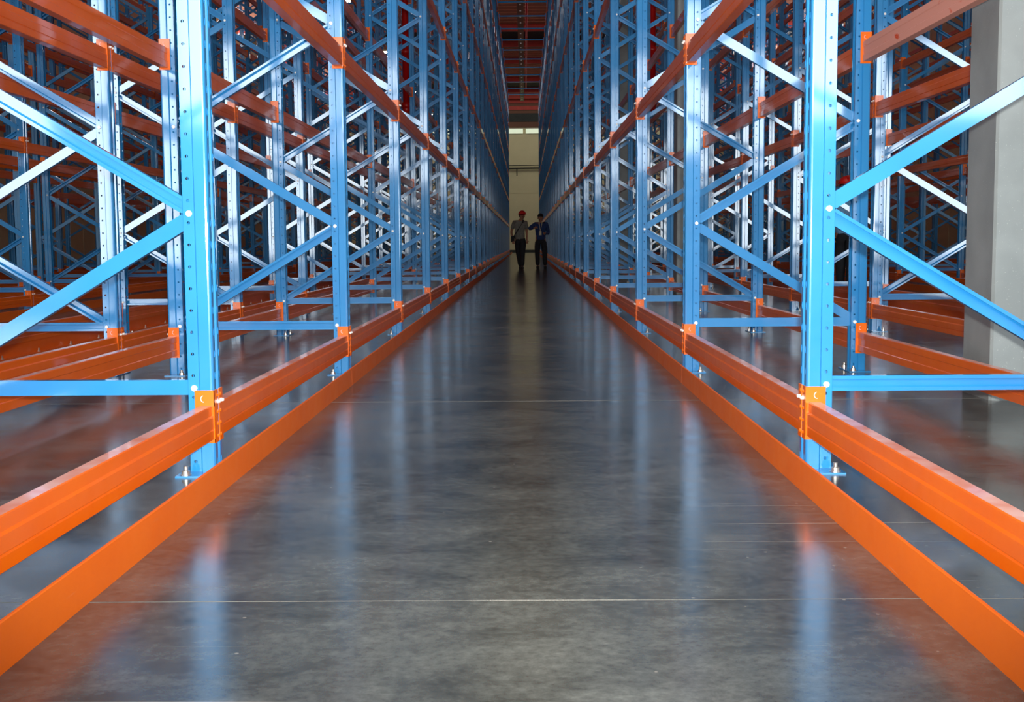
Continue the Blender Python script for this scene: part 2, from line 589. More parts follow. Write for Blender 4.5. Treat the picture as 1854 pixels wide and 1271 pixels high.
def upright_mesh(holes):
    """thin roll-formed section, front web at x=0, open towards -x"""
    half = [(-0.088, 0.024), (-0.088, 0.040), (-0.050, 0.040), (-0.044, 0.050), (-0.010, 0.050), (-0.0055, 0.0488), (-0.0015, 0.0450), (0.0, 0.040),
            (0.0, 0.017), (-0.010, 0.012)]
    prof = [(x, -y) for x, y in half] + [(x, y) for x, y in reversed(half)]
    H = HT
    m = MB()
    pitch = 0.075

    def strip(a, b, hole):
        a = Vector((a[0], a[1], 0))
        b = Vector((b[0], b[1], 0))
        if not hole:
            m.add([a, b, b + Vector((0, 0, H)), a + Vector((0, 0, H))], [(0, 1, 2, 3)])
            return
        t, w, h = hole      # position across, half width, half height
        d = (b - a)
        Ln = d.length
        d = d / Ln
        nc = int(H / pitch)
        for c in range(nc):
            z0 = c * pitch
            z1 = (c + 1) * pitch if c < nc - 1 else H
            zc = z0 + 0.0345
            cx = Ln * t
            o = [(0, z0), (Ln, z0), (Ln, z1), (0, z1)]
            q = 0.45
            i = [(cx - w * q, zc - h), (cx + w * q, zc - h), (cx + w, zc - h * q), (cx + w, zc + h * q), (cx + w * q, zc + h), (cx - w * q, zc + h), (cx - w, zc + h * q), (cx - w, zc - h * q)]
            vs = [a + d * u + Vector((0, 0, z)) for u, z in o + i]
            fs = [(0, 1, 5, 4), (1, 6, 5), (1, 2, 7, 6), (2, 8, 7), (2, 3, 9, 8), (3, 10, 9), (3, 0, 11, 10), (0, 4, 11)]
            m.add(vs, fs)
    for j in range(len(prof) - 1):
        a, b = prof[j], prof[j + 1]
        hole = None
        if holes:
            if a[1] == b[1] and abs(a[1]) == 0.040:
                hole = (0.46, 0.0052, 0.0052)
            if a[0] == 0.0 and b[0] == 0.0:
                hole = (0.5, 0.0055, 0.013)
        strip(a, b, hole)
    me = m.mesh('upright', 'blue')
    bm = bmesh.new()
    bm.from_mesh(me)
    bmesh.ops.remove_doubles(bm, verts=bm.verts, dist=1e-5)
    bmesh.ops.recalc_face_normals(bm, faces=bm.faces)
    bm.to_mesh(me)
    bm.free()
    tmp = bpy.data.objects.new('tmp', me)
    COL.objects.link(tmp)
    s = tmp.modifiers.new('s', 'SOLIDIFY')
    s.thickness = 0.0028
    s.offset = 0
    dg = bpy.context.evaluated_depsgraph_get()
    out = bpy.data.meshes.new_from_object(tmp.evaluated_get(dg))
    out.name = 'upright'
    bpy.data.objects.remove(tmp)
    return out


UP_NEAR = upright_mesh(True)
UP_FAR = upright_mesh(False)


def channel(a, b, flip, h=0.052, w=0.034, y=0.0):
    """C section from a to b (both in the x-z plane), its open side towards -y when flip is False"""
    ax, az = a
    bx, bz = b
    dx, dz = bx - ax, bz - az
    Ln = math.hypot(dx, dz)
    ux, uz = dx / Ln, dz / Ln
    nx, nz = -uz, ux
    if nz < 0:
        nx, nz = -nx, -nz
    t = 0.0025
    hh = h / 2
    # profile in (n, y): web at +y, lips towards -y
    pr = [(-hh, w / 2), (hh, w / 2), (hh, -w / 2), (hh - 0.012, -w / 2), (hh - 0.012, -w / 2 + t), (hh - t, -w / 2 + t), (hh - t, w / 2 - t),
          (-hh + t, w / 2 - t), (-hh + t, -w / 2 + t), (-hh + 0.012, -w / 2 + t), (-hh + 0.012, -w / 2), (-hh, -w / 2)]
    if flip:
        pr = [(p, -q) for p, q in pr]
    m = MB()
    k = len(pr)
    vs = []
    for (cx, cz) in ((ax, az), (bx, bz)):
        for p, q in pr:
            vs.append((cx + nx * p, y + q, cz + nz * p))
    fs = [(i, (i + 1) % k, (i + 1) % k + k, i + k) for i in range(k)]
    caps = [(0, 1, 6, 7), (1, 2, 5, 6), (2, 3, 4, 5), (7, 8, 11, 0), (8, 9, 10, 11)]
    fs += caps + [tuple(i + k for i in reversed(c)) for c in caps]
    return m.add(vs, fs)


XB = FD / 2 - 0.068       # bolt line
NODES = [Z0 + 0.6 * i for i in range(18)]


def fix_normals(me):
    bm = bmesh.new()
    bm.from_mesh(me)
    bmesh.ops.recalc_face_normals(bm, faces=bm.faces)
    bm.to_mesh(me)
    bm.free()
    return me


def diag_ends(i):
    """diagonal i runs from node i to node i+1; even nodes sit on the back upright, odd on the aisle upright"""
    xa = -XB if i % 2 == 0 else XB
    za, zb = NODES[i], NODES[i + 1]
    e = 0.035
    return (xa * (1 - e), za + 0.6 * e / 2 + 0.012), (-xa * (1 - e), zb - 0.6 * e / 2 - 0.012)


DIAG = {}
for typ in (0, 1):
    for par in (0, 1):
        a, b = diag_ends(par)
        a = (a[0], a[1] - NODES[par])
        b = (b[0], b[1] - NODES[par])
        # type 0: the lower diagonal (par 0) shows its open side to -y
        DIAG[(typ, par)] = fix_normals(channel(a, b, flip=(par != typ)).mesh('diagonal_brace', 'blue'))
HORIZ = {t: fix_normals(channel((-XB + 0.01, 0), (XB - 0.01, 0), flip=(t == 1)).mesh('horizontal_brace', 'blue')) for t in (0, 1)}

pl = MB().box(-0.118, 0.010, -0.132, 0.132, 0.0, 0.006)
PLATE = pl.mesh('base_plate', 'blue')
an = MB()
an.lathe((0, 0, 0.006), (0, 0, 1), [(0.019, 0), (0.019, 0.003), (0.015, 0.003), (0.014, 0.014), (0.008, 0.016), (0.008, 0.029), (0.006, 0.031)], 12)
ANCHOR = an.mesh('anchor_bolt', 'steel')
BP = [(0.010, 0), (0.010, 0.009), (0.004, 0.009), (0.004, 0.0905), (0.011, 0.0905), (0.011, 0.0945), (0.008, 0.098), (0.003, 0.0995)]
bo = MB().lathe((0, 0.050, 0), (0, -1, 0), BP, 12)
BOLT = bo.mesh('bolt', 'pin')
allb = MB()
bolt_pos = [((XB if i % 2 else -XB), NODES[i]) for i in range(18)] + [(XB, NODES[0])]
for x, z in bolt_pos:
    allb.lathe((x, 0.050, z), (0, -1, 0), BP, 7)
ALLBOLTS = allb.mesh('bolts', 'pin')


def build_frame(loc, rz, typ, level):
    """level 0: every bolt its own part; 1: bolts joined; 2: one mesh"""
    root = empty('upright_frame', loc, rz)
    um = UP_NEAR if level <= 1 else UP_FAR
    place(um, 'upright', root, (FD / 2, 0, 0.006))
    place(um, 'upright', root, (-FD / 2, 0, 0.006), math.pi)
    for s in (1, -1):
        p = place(PLATE, 'base_plate', root, (s * FD / 2, 0, 0), 0 if s > 0 else math.pi)
        if level <= 1:
            place(ANCHOR, 'anchor_bolt', p, (-0.088, -0.104, 0))
            place(ANCHOR, 'anchor_bolt', p, (-0.088, 0.104, 0))
    place(HORIZ[typ], 'horizontal_brace', root, (0, 0, NODES[0] - 0.0))
    place(HORIZ[typ], 'horizontal_brace', root, (0, 0, HT - 0.09))
    for i in range(17):
        place(DIAG[(typ, i % 2)], 'diagonal_brace', root, (0, 0, NODES[i]))
    if level == 0:
        for x, z in bolt_pos:
            place(BOLT, 'bolt', root, (x, 0, z))
    elif level == 1:
        place(ALLBOLTS, 'bolts', root, kind='stuff')
    return root


# one joined mesh for frames too far off to show their parts
def join(parts, name, mats):
    me = bpy.data.meshes.new(name)
    vs, fs, mi = [], [], []
    for src, mat, idx in parts:
        b = len(vs)
        for v in src.vertices:
            vs.append(tuple(mat @ v.co))
        for p in src.polygons:
            fs.append(tuple(b + i for i in p.vertices))
            mi.append(idx)
    me.from_pydata(vs, [], fs)
    for mm in mats:
        me.materials.append(M[mm])
    me.polygons.foreach_set('material_index', mi)
    me.update()
    return me


FARFRAME = {}
for typ in (0, 1):
    T = Matrix.Translation
    RZ = Matrix.Rotation(math.pi, 4, 'Z')
    parts = [(UP_FAR, T((FD / 2, 0, 0.006)), 0), (UP_FAR, T((-FD / 2, 0, 0.006)) @ RZ, 0), (PLATE, T((FD / 2, 0, 0)), 0), (PLATE, T((-FD / 2, 0, 0)) @ RZ, 0),
             (HORIZ[typ], T((0, 0, NODES[0])), 0), (HORIZ[typ], T((0, 0, HT - 0.09)), 0), (ALLBOLTS, T((0, 0, 0)), 1)]
    parts += [(DIAG[(typ, i % 2)], T((0, 0, NODES[i])), 0) for i in range(17)]
    FARFRAME[typ] = join(parts, 'upright_frame', ('blue', 'pin'))

# beams
BL = P - UW
prof = [(-0.050, 0.0), (-0.003, 0.0), (0, 0.003), (0, 0.034), (-0.0035, 0.037), (-0.0035, 0.0385), (0, 0.0415), (0, 0.078), (-0.006, 0.084), (-0.006, 0.115), (-0.009, 0.118),
        (-0.047, 0.118), (-0.050, 0.115), (-0.050, 0.084), (-0.047, 0.080), (-0.047, 0.040), (-0.050, 0.036)]
bb = MB().prism_y(prof, -BL / 2 + 0.004, BL / 2 - 0.004)
BEAM = fix_normals(bb.mesh('beam_box', 'orange'))
BEAM_D = BEAM.copy()
BEAM_D.materials.clear()
BEAM_D.materials.append(M['dusty'])


def connector(s, detail=True):
    """end plate against the upright's side plus the hooked leg on its face; s=+1 at the +y end"""
    m = MB()
    y1 = s * BL / 2
    y0 = y1 - s * 0.004
    ya, yb = min(y0, y1), max(y0, y1)
    m.box(-0.064, 0.0045, ya, yb, -0.012, 0.172)
    la, lb = sorted((y0, y1 + s * 0.041))
    m.box(0.0012, 0.0048, la, lb, -0.012, 0.172)
    if detail:
        for z in (0.010, 0.052, 0.094, 0.152):
            m.dome((0.0045, y1 + s * 0.030, z), (1, 0, 0), 0.006, 0.004, 8)
        # weld bead and pressed locking tongue
        m.cyl((0.001, y0 - s * 0.002, 0.002), (0.001, y0 - s * 0.002, 0.116), 0.003, n=6)
    return fix_normals(m.mesh('end_connector', 'orange'))


def tongue(s):
        # curved locking tongue pressed out of the plate, its edge bare
        m = MB()
        y0 = s * (BL / 2 - 0.004)
        c = Vector((-0.034, y0 - s * 0.001, 0.142))
        prev = None
        for k in range(8):
            t = math.radians(100 + k * 26)
            p = c + Vector((0.009 * math.cos(t) * s, 0, 0.011 * math.sin(t)))
            if prev is not None:
                m.cyl(prev, p, 0.0016, n=5)
            prev = p
        return fix_normals(m.mesh('locking_tongue', 'tongue'))


TONGUE = {s: tongue(s) for s in (1, -1)}


CONN = {s: connector(s) for s in (1, -1)}
CONN_F = {s: connector(s, False) for s in (1, -1)}
PIN = {}
for s in (1, -1):
    m = MB()
    m.lathe((0.004, s * (BL / 2 + 0.026), 0.130), (1, 0, 0), [(0.006, 0), (0.007, 0.004), (0.006, 0.007), (0.006, 0.011), (0.004, 0.013)], 8)
    PIN[s] = m.mesh('safety_pin', 'pin')
FARBEAM = join([(BEAM, Matrix.Identity(4), 0), (CONN_F[1], Matrix.Identity(4), 0), (CONN_F[-1], Matrix.Identity(4), 0)], 'shelf_beam', ('orange',))


def build_beam(loc, rz, detail, dusty_=False):
    if detail:
        root = empty('shelf_beam', loc, rz)
        place(BEAM_D if dusty_ else BEAM, 'beam_box', root)
        for s in (1, -1):
            c = place(CONN[s], 'end_connector', root)
            place(PIN[s], 'safety_pin', c)
            place(TONGUE[s], 'locking_tongue', c)
        return root
    return place(FARBEAM, 'shelf_beam', None, loc, rz)


# which frames show
def seen(points, mx=0, my=0):
    q = [pix(p) for p in points]
    q = [a for a in q if a]
    if not q:
        return None
    xs = [a[0] for a in q]
    ys = [a[1] for a in q]
    if max(xs) < -mx or min(xs) > 1854 + mx or max(ys) < -my or min(ys) > 1271 + my:
        return None
    x0, x1 = max(min(xs), 0), min(max(xs), 1854)
    y0, y1 = max(min(ys), 0), min(max(ys), 1271)
    return (x1 - x0, y1 - y0)


nframes = 0
for r in ROWS:
    cx = r['x'] - r['d'] * FD / 2
    rz = 0.0 if r['d'] > 0 else math.pi
    cnt = 0
    for i in range(NF):
        y = frame_y(i)
        pts = [(cx + sx * FD / 2, y + sy * 0.05, z) for sx in (-1, 1) for sy in (-1, 1) for z in (0, HT)]
        vis = seen(pts)
        if vis is None:
            nxt = seen([(p[0], p[1] + P, p[2]) for p in pts])
            if nxt is None:
                continue
        # which way the braces open: the first frame left and the second right are turned the other way
        view = 1 if (r['s'] == 'L' and r['k'] == 0 and i == 1) or (r['s'] == 'R' and r['k'] == 0 and i == 2) else 0
        typ = view if r['d'] > 0 else 1 - view
        a_row = r['k'] == 0
        if a_row and i <= 2:
            level = 0
        elif (a_row and i <= 9) or (r['k'] <= 2 and i <= 6):
            level = 1
        elif (a_row and i <= 13) or (r['k'] <= 3 and i <= 9):
            level = 2
        else:
            level = 3
        loc = (cx, y, 0)
        if level < 3:
            o = build_frame(loc, rz, typ, level)
        else:
            o = place(FARFRAME[typ], 'upright_frame', None, loc, rz)
        if vis is None:
            lab = 'blue braced frame just beyond the picture edge, %s' % r['n']
        else:
            last = i == NF - 1
            lab = 'blue braced frame, %s in view, %s' % (ORD[cnt], r['n'])
            cnt += 1
        tag(o, lab, 'rack frame', 'upright frames of the %s' % r['n'])
        r.setdefault('have', set()).add(i)
        nframes += 1

# beams: rank by apparent size
cand = []
rest = []
for ri, r in enumerate(ROWS):
    for i in range(NF - 1):
        if i not in r['have'] and i + 1 not in r['have']:
            continue
        yc = frame_y(i) + P / 2
        for face in (0, 1):
            x = r['x'] if face == 0 else r['x'] - r['d'] * FD
            dd = r['d'] if face == 0 else -r['d']
            for li, z in enumerate(LEV):
                if z > HT - 0.2:
                    continue
                if li == 6 and r['k'] > 1:
                    continue
                pts = [(x, yc + s * BL / 2, z + h) for s in (-1, 1) for h in (0, 0.12)]
                # cut the near end at the lens
                pts = [(p[0], max(p[1], 0.9), p[2]) for p in pts]
                v = seen(pts)
                nearest = max(yc - BL / 2, 0.9)
                rec = (x, yc, z, dd, ri, i, face, li)
                if v is None:
                    rest.append(rec)
                else:
                    area_ = (v[0] + v[1]) * 0.12 / yc
                    if r['k'] > 1:
                        area_ *= 0.6
                    cand.append((area_, rec))
cand.sort(key=lambda t: -t[0])
LEVN = ['lowest', 'second', 'third', 'fourth', 'fifth', 'sixth', 'seventh']
FACE = ['aisle side', 'rear side']
firstbay = {}
for a, rec in cand:
    k = (rec[4], rec[6], rec[7])
    firstbay[k] = min(firstbay.get(k, 99), rec[5])
for n_, (a, rec) in enumerate(cand):
    x, yc, z, dd, ri, i, face, li = rec
    if n_ >= 300:
        rest.append(rec)
        continue
    r = ROWS[ri]
    is_dusty = (r['s'] == 'R' and r['k'] == 0 and face == 1 and li == 1 and i == 1)
    o = build_beam((x, yc, z), 0.0 if dd > 0 else math.pi, detail=(yc < 26 and r['k'] < 3) or n_ < 90, dusty_=is_dusty)
    nth = i - firstbay[(ri, face, li)]
    side = 'aisle side' if r['k'] in (0,) and face == 0 else ('far side' if (face == 1) == (r['k'] % 2 == 0) else 'near side')
    if is_dusty:
        lab = 'dusty pinkish orange beam with rubbed patches beside the grey column'
    else:
        lab = 'orange beam, %s level, %s bay in view, %s, %s %s row' % (LEVN[li], ORD[nth], side, r['n'].split()[0], {'L': 'left', 'R': 'right'}[r['s']])
    tag(o, lab, 'rack beam', 'orange shelf beams of the racks')

vs, fs = [], []
slim = [(-0.050, 0.0), (0, 0.0), (0, 0.118), (-0.050, 0.118)]
sm = MB().prism_y(slim, -BL / 2, BL / 2)
sm.box(-0.06, 0.005, BL / 2 - 0.004, BL / 2 + 0.04, -0.012, 0.172)
sm.box(-0.06, 0.005, -BL / 2 - 0.04, -BL / 2 + 0.004, -0.012, 0.172)
# the hooked ends stand on the face only
sm = MB().prism_y(slim, -BL / 2, BL / 2)
for s in (1, -1):
    a, b = sorted((s * BL / 2, s * (BL / 2 + 0.041)))
    sm.box(0.0012, 0.0048, a, b, -0.012, 0.172)
    a, b = sorted((s * (BL / 2 - 0.004), s * BL / 2))
    sm.box(-0.064, 0.0045, a, b, -0.012, 0.172)
sv, sf = sm.v, sm.f
for (x, yc, z, dd, ri, i, face, li) in rest:
    b = len(vs)
    for p in sv:
        vs.append((x + dd * p[0], yc + dd * p[1], z + p[2]))
    fs += [tuple(b + q for q in f) for f in sf]
me = bpy.data.meshes.new('distant_beams')
me.from_pydata(vs, [], fs)
me.materials.append(M['orange'])
me.update()
fix_normals(me)
o = place(me, 'distant_beams')
tag(o, 'mass of distant orange beams deep and high in the racks', 'rack beams', kind='stuff')
print('frames', nframes, 'beams', len(cand), 'rest', len(rest))

# ties over the main aisle
tm = MB()
tm.box(0, R_ - L, -0.03, 0.03, 0, 0.055)
tm.box(0, 0.006, -0.05, 0.05, -0.04, 0.12)
tm.box(R_ - L - 0.006, R_ - L, -0.05, 0.05, -0.04, 0.12)
TIE = tm.mesh('aisle_tie', 'blue')
for c, i in enumerate(range(14, NF)):
    o = place(TIE, 'aisle_tie', None, (L, frame_y(i), HT - 0.12))
    tag(o, 'blue tie bar spanning the aisle between the rack tops, %s in view' % ORD[c], 'tie bar', 'ties over the aisle')

# ------------------------------------------------------------------ guide rails
seg = 2 * P
for side in (0, 1):
    pass
rail_lines = []   # (x of rail face, direction the face looks, description)
rail_lines.append((-0.975, 1, 'left edge of the main aisle'))
rail_lines.append((0.868, -1, 'right edge of the main aisle'))
lb = L - 2 * FD - 0.31
rb = R_ + 2 * FD + 0.94
rail_lines.append((lb - 0.10, -1, 'near edge of the first aisle leftward'))
rail_lines.append((lb - 2.04 + 0.10, 1, 'far edge of the first aisle leftward'))
rail_lines.append((rb + 0.10, 1, 'near edge of the first aisle rightward'))
rail_lines.append((rb + 2.04 - 0.10, -1, 'far edge of the first aisle rightward'))
lb2 = lb - 2.04 - 2 * FD - 0.31
rb2 = rb + 2.04 + 2 * FD + 0.31
rail_lines.append((lb2 - 0.10, -1, 'near edge of the second aisle leftward'))
rail_lines.append((rb2 + 0.10, 1, 'near edge of the second aisle rightward'))
RH = 0.097
ang = [(-0.008, 0), (0, 0.0), (0, RH - 0.002), (-0.002, RH), (-0.008, RH), (-0.008, 0.008), (-0.078, 0.008), (-0.078, 0)]


def rail_mesh(len_):
    m = MB()
    k = len(ang)
    vs = [(a, 0.002, b) for a, b in ang] + [(a, len_ - 0.002, b) for a, b in ang]
    f = [(i, i + k, (i + 1) % k + k, (i + 1) % k) for i in range(k)]
    caps = [(0, 1, 2, 5), (2, 3, 4, 5), (5, 6, 7, 0)]
    f += caps + [tuple(q + k for q in reversed(c)) for c in caps]
    m.add(vs, f)
    return fix_normals(m.mesh('guide_rail', 'rail'))


RAIL = rail_mesh(seg)
rb_ = MB()
rb_.lathe((0, 0, 0.008), (0, 0, 1), [(0.012, 0), (0.012, 0.010), (0.006, 0.010), (0.006, 0.027)], 6)
RBOLT = rb_.mesh('anchor_bolt', 'steel')
for x, d, desc in rail_lines:
    cnt = 0
    main = 'main' in desc
    for s in range(14):
        y = 0.35 + s * seg - (0 if main else 0)
        if y + seg > WALL_FAR:
            break
        v = seen([(x, max(y + e, 0.9), h) for e in (0, seg) for h in (0, RH)])
        if v is None:
            continue
        yo = y if d > 0 else y + seg
        o = place(RAIL, 'guide_rail', None, (x, yo, 0.0), 0 if d > 0 else math.pi)
        tag(o, 'orange angle guide rail on the floor, %s length, %s' % (ORD[cnt], desc), 'guide rail', 'guide rails bolted to the floor')
        cnt += 1
        if s < 4:
            for q in range(10):
                place(RBOLT, 'anchor_bolt', o, (-0.045, 0.32 + q * 0.636, 0))

# ------------------------------------------------------------------ building columns in the flue on the right
for c, (yc, nm) in enumerate(((6.07, 'square grey speckled building column rising behind the right rack, cut by the picture edge'),
                              (18.4, 'slim view of the second grey building column behind the right rack'),
                              (30.2, 'third grey building column deep behind the right racks'))):
    m = MB()
    h = 0.19
    bv = 0.012
    x0, x1, y0, y1 = 2.27, 2.27 + 2 * h, yc - h + 0.03, yc + h + 0.03
    pr = [(x0 + bv, y0), (x1 - bv, y0), (x1, y0 + bv), (x1, y1 - bv), (x1 - bv, y1), (x0 + bv, y1), (x0, y1 - bv), (x0, y0 + bv)]
    m.prism_z(pr, 0.0, CEIL)
    o = place(m.mesh('building_column', 'column'), 'building_column')
    tag(o, nm, 'column', 'grey building columns')

# ------------------------------------------------------------------ services
# cable tray over the main aisle with rungs and little lamps
root = empty('cable_tray', (-0.16, 0, 11.35))
yy0, yy1 = 40.0, 92.0
m = MB().box(-0.15, -0.14, yy0, yy1, 0, 0.08).box(0.14, 0.15, yy0, yy1, 0, 0.08).box(-0.14, 0.14, yy0, yy1, 0.0, 0.01)
place(m.mesh('tray', 'tray'), 'tray_channel', root)
m = MB()
y = yy0
while y < yy1:
    m.dome((0, y, 0), (0, 0, -1), 0.035, 0.03, 6)
    y += 1.5
place(m.mesh('fixings', 'pin'), 'fixings', root, kind='stuff')
m = MB()
y = yy0 + 1
while y < yy1:
    m.cyl((-0.14, y, 0.08), (-0.14, y, CEIL - 11.35), 0.006, n=5)
    m.cyl((0.14, y, 0.08), (0.14, y, CEIL - 11.35), 0.006, n=5)
    y += 3
place(m.mesh('rods', 'steel'), 'hanger_rods', root, kind='stuff')
tag(root, 'pale cable tray with rows of fixings hanging over the aisle', 'cable tray')
m = MB().cyl((0.13, 40, 11.75), (0.13, 88, 11.75), 0.05, n=12)
y = 42
while y < 88:
    m.cyl((0.13, y, 11.75), (0.13, y, CEIL), 0.008, n=5)
    m.cyl((0.13, y - 0.04, 11.75), (0.13, y + 0.04, 11.75), 0.062, n=12)
    y += 6
tag(place(m.mesh('sprinkler_pipe', 'red', True), 'sprinkler_pipe'), 'red sprinkler pipe running under the roof beside the cable tray', 'pipe')

# red risers behind the racks
for x, lab in ((-2.33, 'thick red riser pipe behind the left rack'), (2.52, 'thick red riser pipe behind the right rack')):
    m = MB()
    yv = 24.2
    zb = 3.3
    m.cyl((x, yv, zb + 0.15), (x, yv, 11.9), 0.065, n=16)
    m.cyl((x, yv, zb + 0.15), (x, yv, zb + 0.25), 0.085, n=16)
    m.cyl((x, yv, zb + 1.2), (x, yv, zb + 1.28), 0.085, n=16)
    m.ell((x, yv, zb + 0.13), (0.075, 0.075, 0.09))
    tag(place(m.mesh('riser_pipe', 'red', True), 'riser_pipe'), lab, 'pipe', 'red riser pipes')

# horizontal pipes on the far wall with a drop
m = MB()
m.cyl((-6, WALL_FAR - 0.25, 6.55), (6, WALL_FAR - 0.25, 6.62), 0.06, n=10)
m.cyl((-6, WALL_FAR - 0.25, 6.78), (6, WALL_FAR - 0.25, 6.85), 0.03, n=8)
m.cyl((-0.62, WALL_FAR - 0.25, 6.55), (-0.62, WALL_FAR - 0.25, 6.0), 0.04, n=8)
for x in (-5, -3, -1.5, 1.5, 3, 5):
    m.box(x - 0.02, x + 0.02, WALL_FAR - 0.30, WALL_FAR, 6.45, 6.9)
tag(place(m.mesh('wall_pipes', 'black'), 'wall_pipe'), 'dark pipes crossing the far wall with a short drop', 'pipe')

# tube lamps over the neighbouring aisles
ct = MB().box(-0.07, 0.07, -0.62, 0.62, 0.04, 0.10)
for sx in (-0.05, 0.05):
    ct.cyl((sx, -0.5, 0.10), (sx, -0.5, 0.2), 0.01, n=5)
HOUS = ct.mesh('lamp_housing', 'wall')
tb = MB().cyl((-0.03, -0.6, 0.02), (-0.03, 0.6, 0.02), 0.018, n=8).cyl((0.03, -0.6, 0.02), (0.03, 0.6, 0.02), 0.018, n=8)
TUBE = tb.mesh('tube', 'tube')
axl = lb - 1.02
axr = rb + 1.02
cn = 0
for x, sd in ((axl, 'left'), (axr, 'right')):
    cn = 0
    for q in range(5):
        y = 31.8 + q * 9.55
        root = empty('tube_lamp', (x, y, 7.1))
        place(HOUS, 'lamp_housing', root)
        place(TUBE, 'tube', root)
        m = MB().cyl((0, -0.5, 0.10), (0, -0.5, CEIL - 7.1), 0.008, n=5).cyl((0, 0.5, 0.10), (0, 0.5, CEIL - 7.1), 0.008, n=5)
        place(m.mesh('suspension', 'steel'), 'suspension_rods', root)
        tag(root, 'lit white tube lamp hanging over the first aisle to the %s, %s one' % (sd, ORD[q]), 'lamp', 'tube lamps over the side aisles')

# ------------------------------------------------------------------ people


def skinned(name, nodes, edges, root, mat, sub=1):
    """nodes: name -> (x, y, z, rx, ry)"""
    keys = list(nodes)
    idx = {k: i for i, k in enumerate(keys)}
    me = bpy.data.meshes.new(name)
    me.from_pydata([nodes[k][:3] for k in keys], [(idx[a], idx[b]) for a, b in edges], [])
    o = bpy.data.objects.new(name, me)
    COL.objects.link(o)
    md = o.modifiers.new('skin', 'SKIN')
    md.use_smooth_shade = True
    sv_ = me.skin_vertices[0].data
    for k in keys:
        n_ = nodes[k]
        sv_[idx[k]].radius = (n_[3], n_[4] if len(n_) > 4 else n_[3])
        sv_[idx[k]].use_root = (k == root)
    s = o.modifiers.new('sub', 'SUBSURF')
    s.levels = sub
    s.render_levels = sub
    dg = bpy.context.evaluated_depsgraph_get()
    out = bpy.data.meshes.new_from_object(o.evaluated_get(dg))
    bpy.data.objects.remove(o)
    out.materials.clear()
    out.materials.append(M[mat])
    for p in out.polygons:
        p.use_smooth = True
    return out


def hand_nodes(J, sd, wrist, direction):
    """palm and five unequal, curled fingers continuing the forearm"""
    w = Vector(wrist)
    d = Vector(direction).normalized()
    fr = Vector((0, -1, 0))
    sidev = d.cross(fr).normalized()
    nrm = sidev.cross(d).normalized()
    palm = w + d * 0.05
    J[sd + 'palm'] = (*palm, 0.030, 0.018)
    ed = [(sd + 'wrist', sd + 'palm')]
    lens = (0.065, 0.074, 0.069, 0.055)
    for f in range(4):
        off = (f - 1.5) * 0.018
        a = palm + d * 0.035 + sidev * off
        b = a + (d * 0.8 + nrm * 0.4).normalized() * lens[f] * 0.55
        c = b + (d * 0.3 + nrm * 0.9).normalized() * lens[f] * 0.45
        for q, pt in enumerate((a, b, c)):
            J['%sf%d%d' % (sd, f, q)] = (*pt, 0.009, 0.009)
        ed += [(sd + 'palm', '%sf%d0' % (sd, f)), ('%sf%d0' % (sd, f), '%sf%d1' % (sd, f)), ('%sf%d1' % (sd, f), '%sf%d2' % (sd, f))]
    a = w + d * 0.03 + sidev * (-0.03)
    b = a + (d * 0.7 - sidev * 0.6 + nrm * 0.4).normalized() * 0.045
    J[sd + 't0'] = (*a, 0.010, 0.010)
    J[sd + 't1'] = (*b, 0.009, 0.009)
    ed += [(sd + 'palm', sd + 't0'), (sd + 't0', sd + 't1')]
    return ed


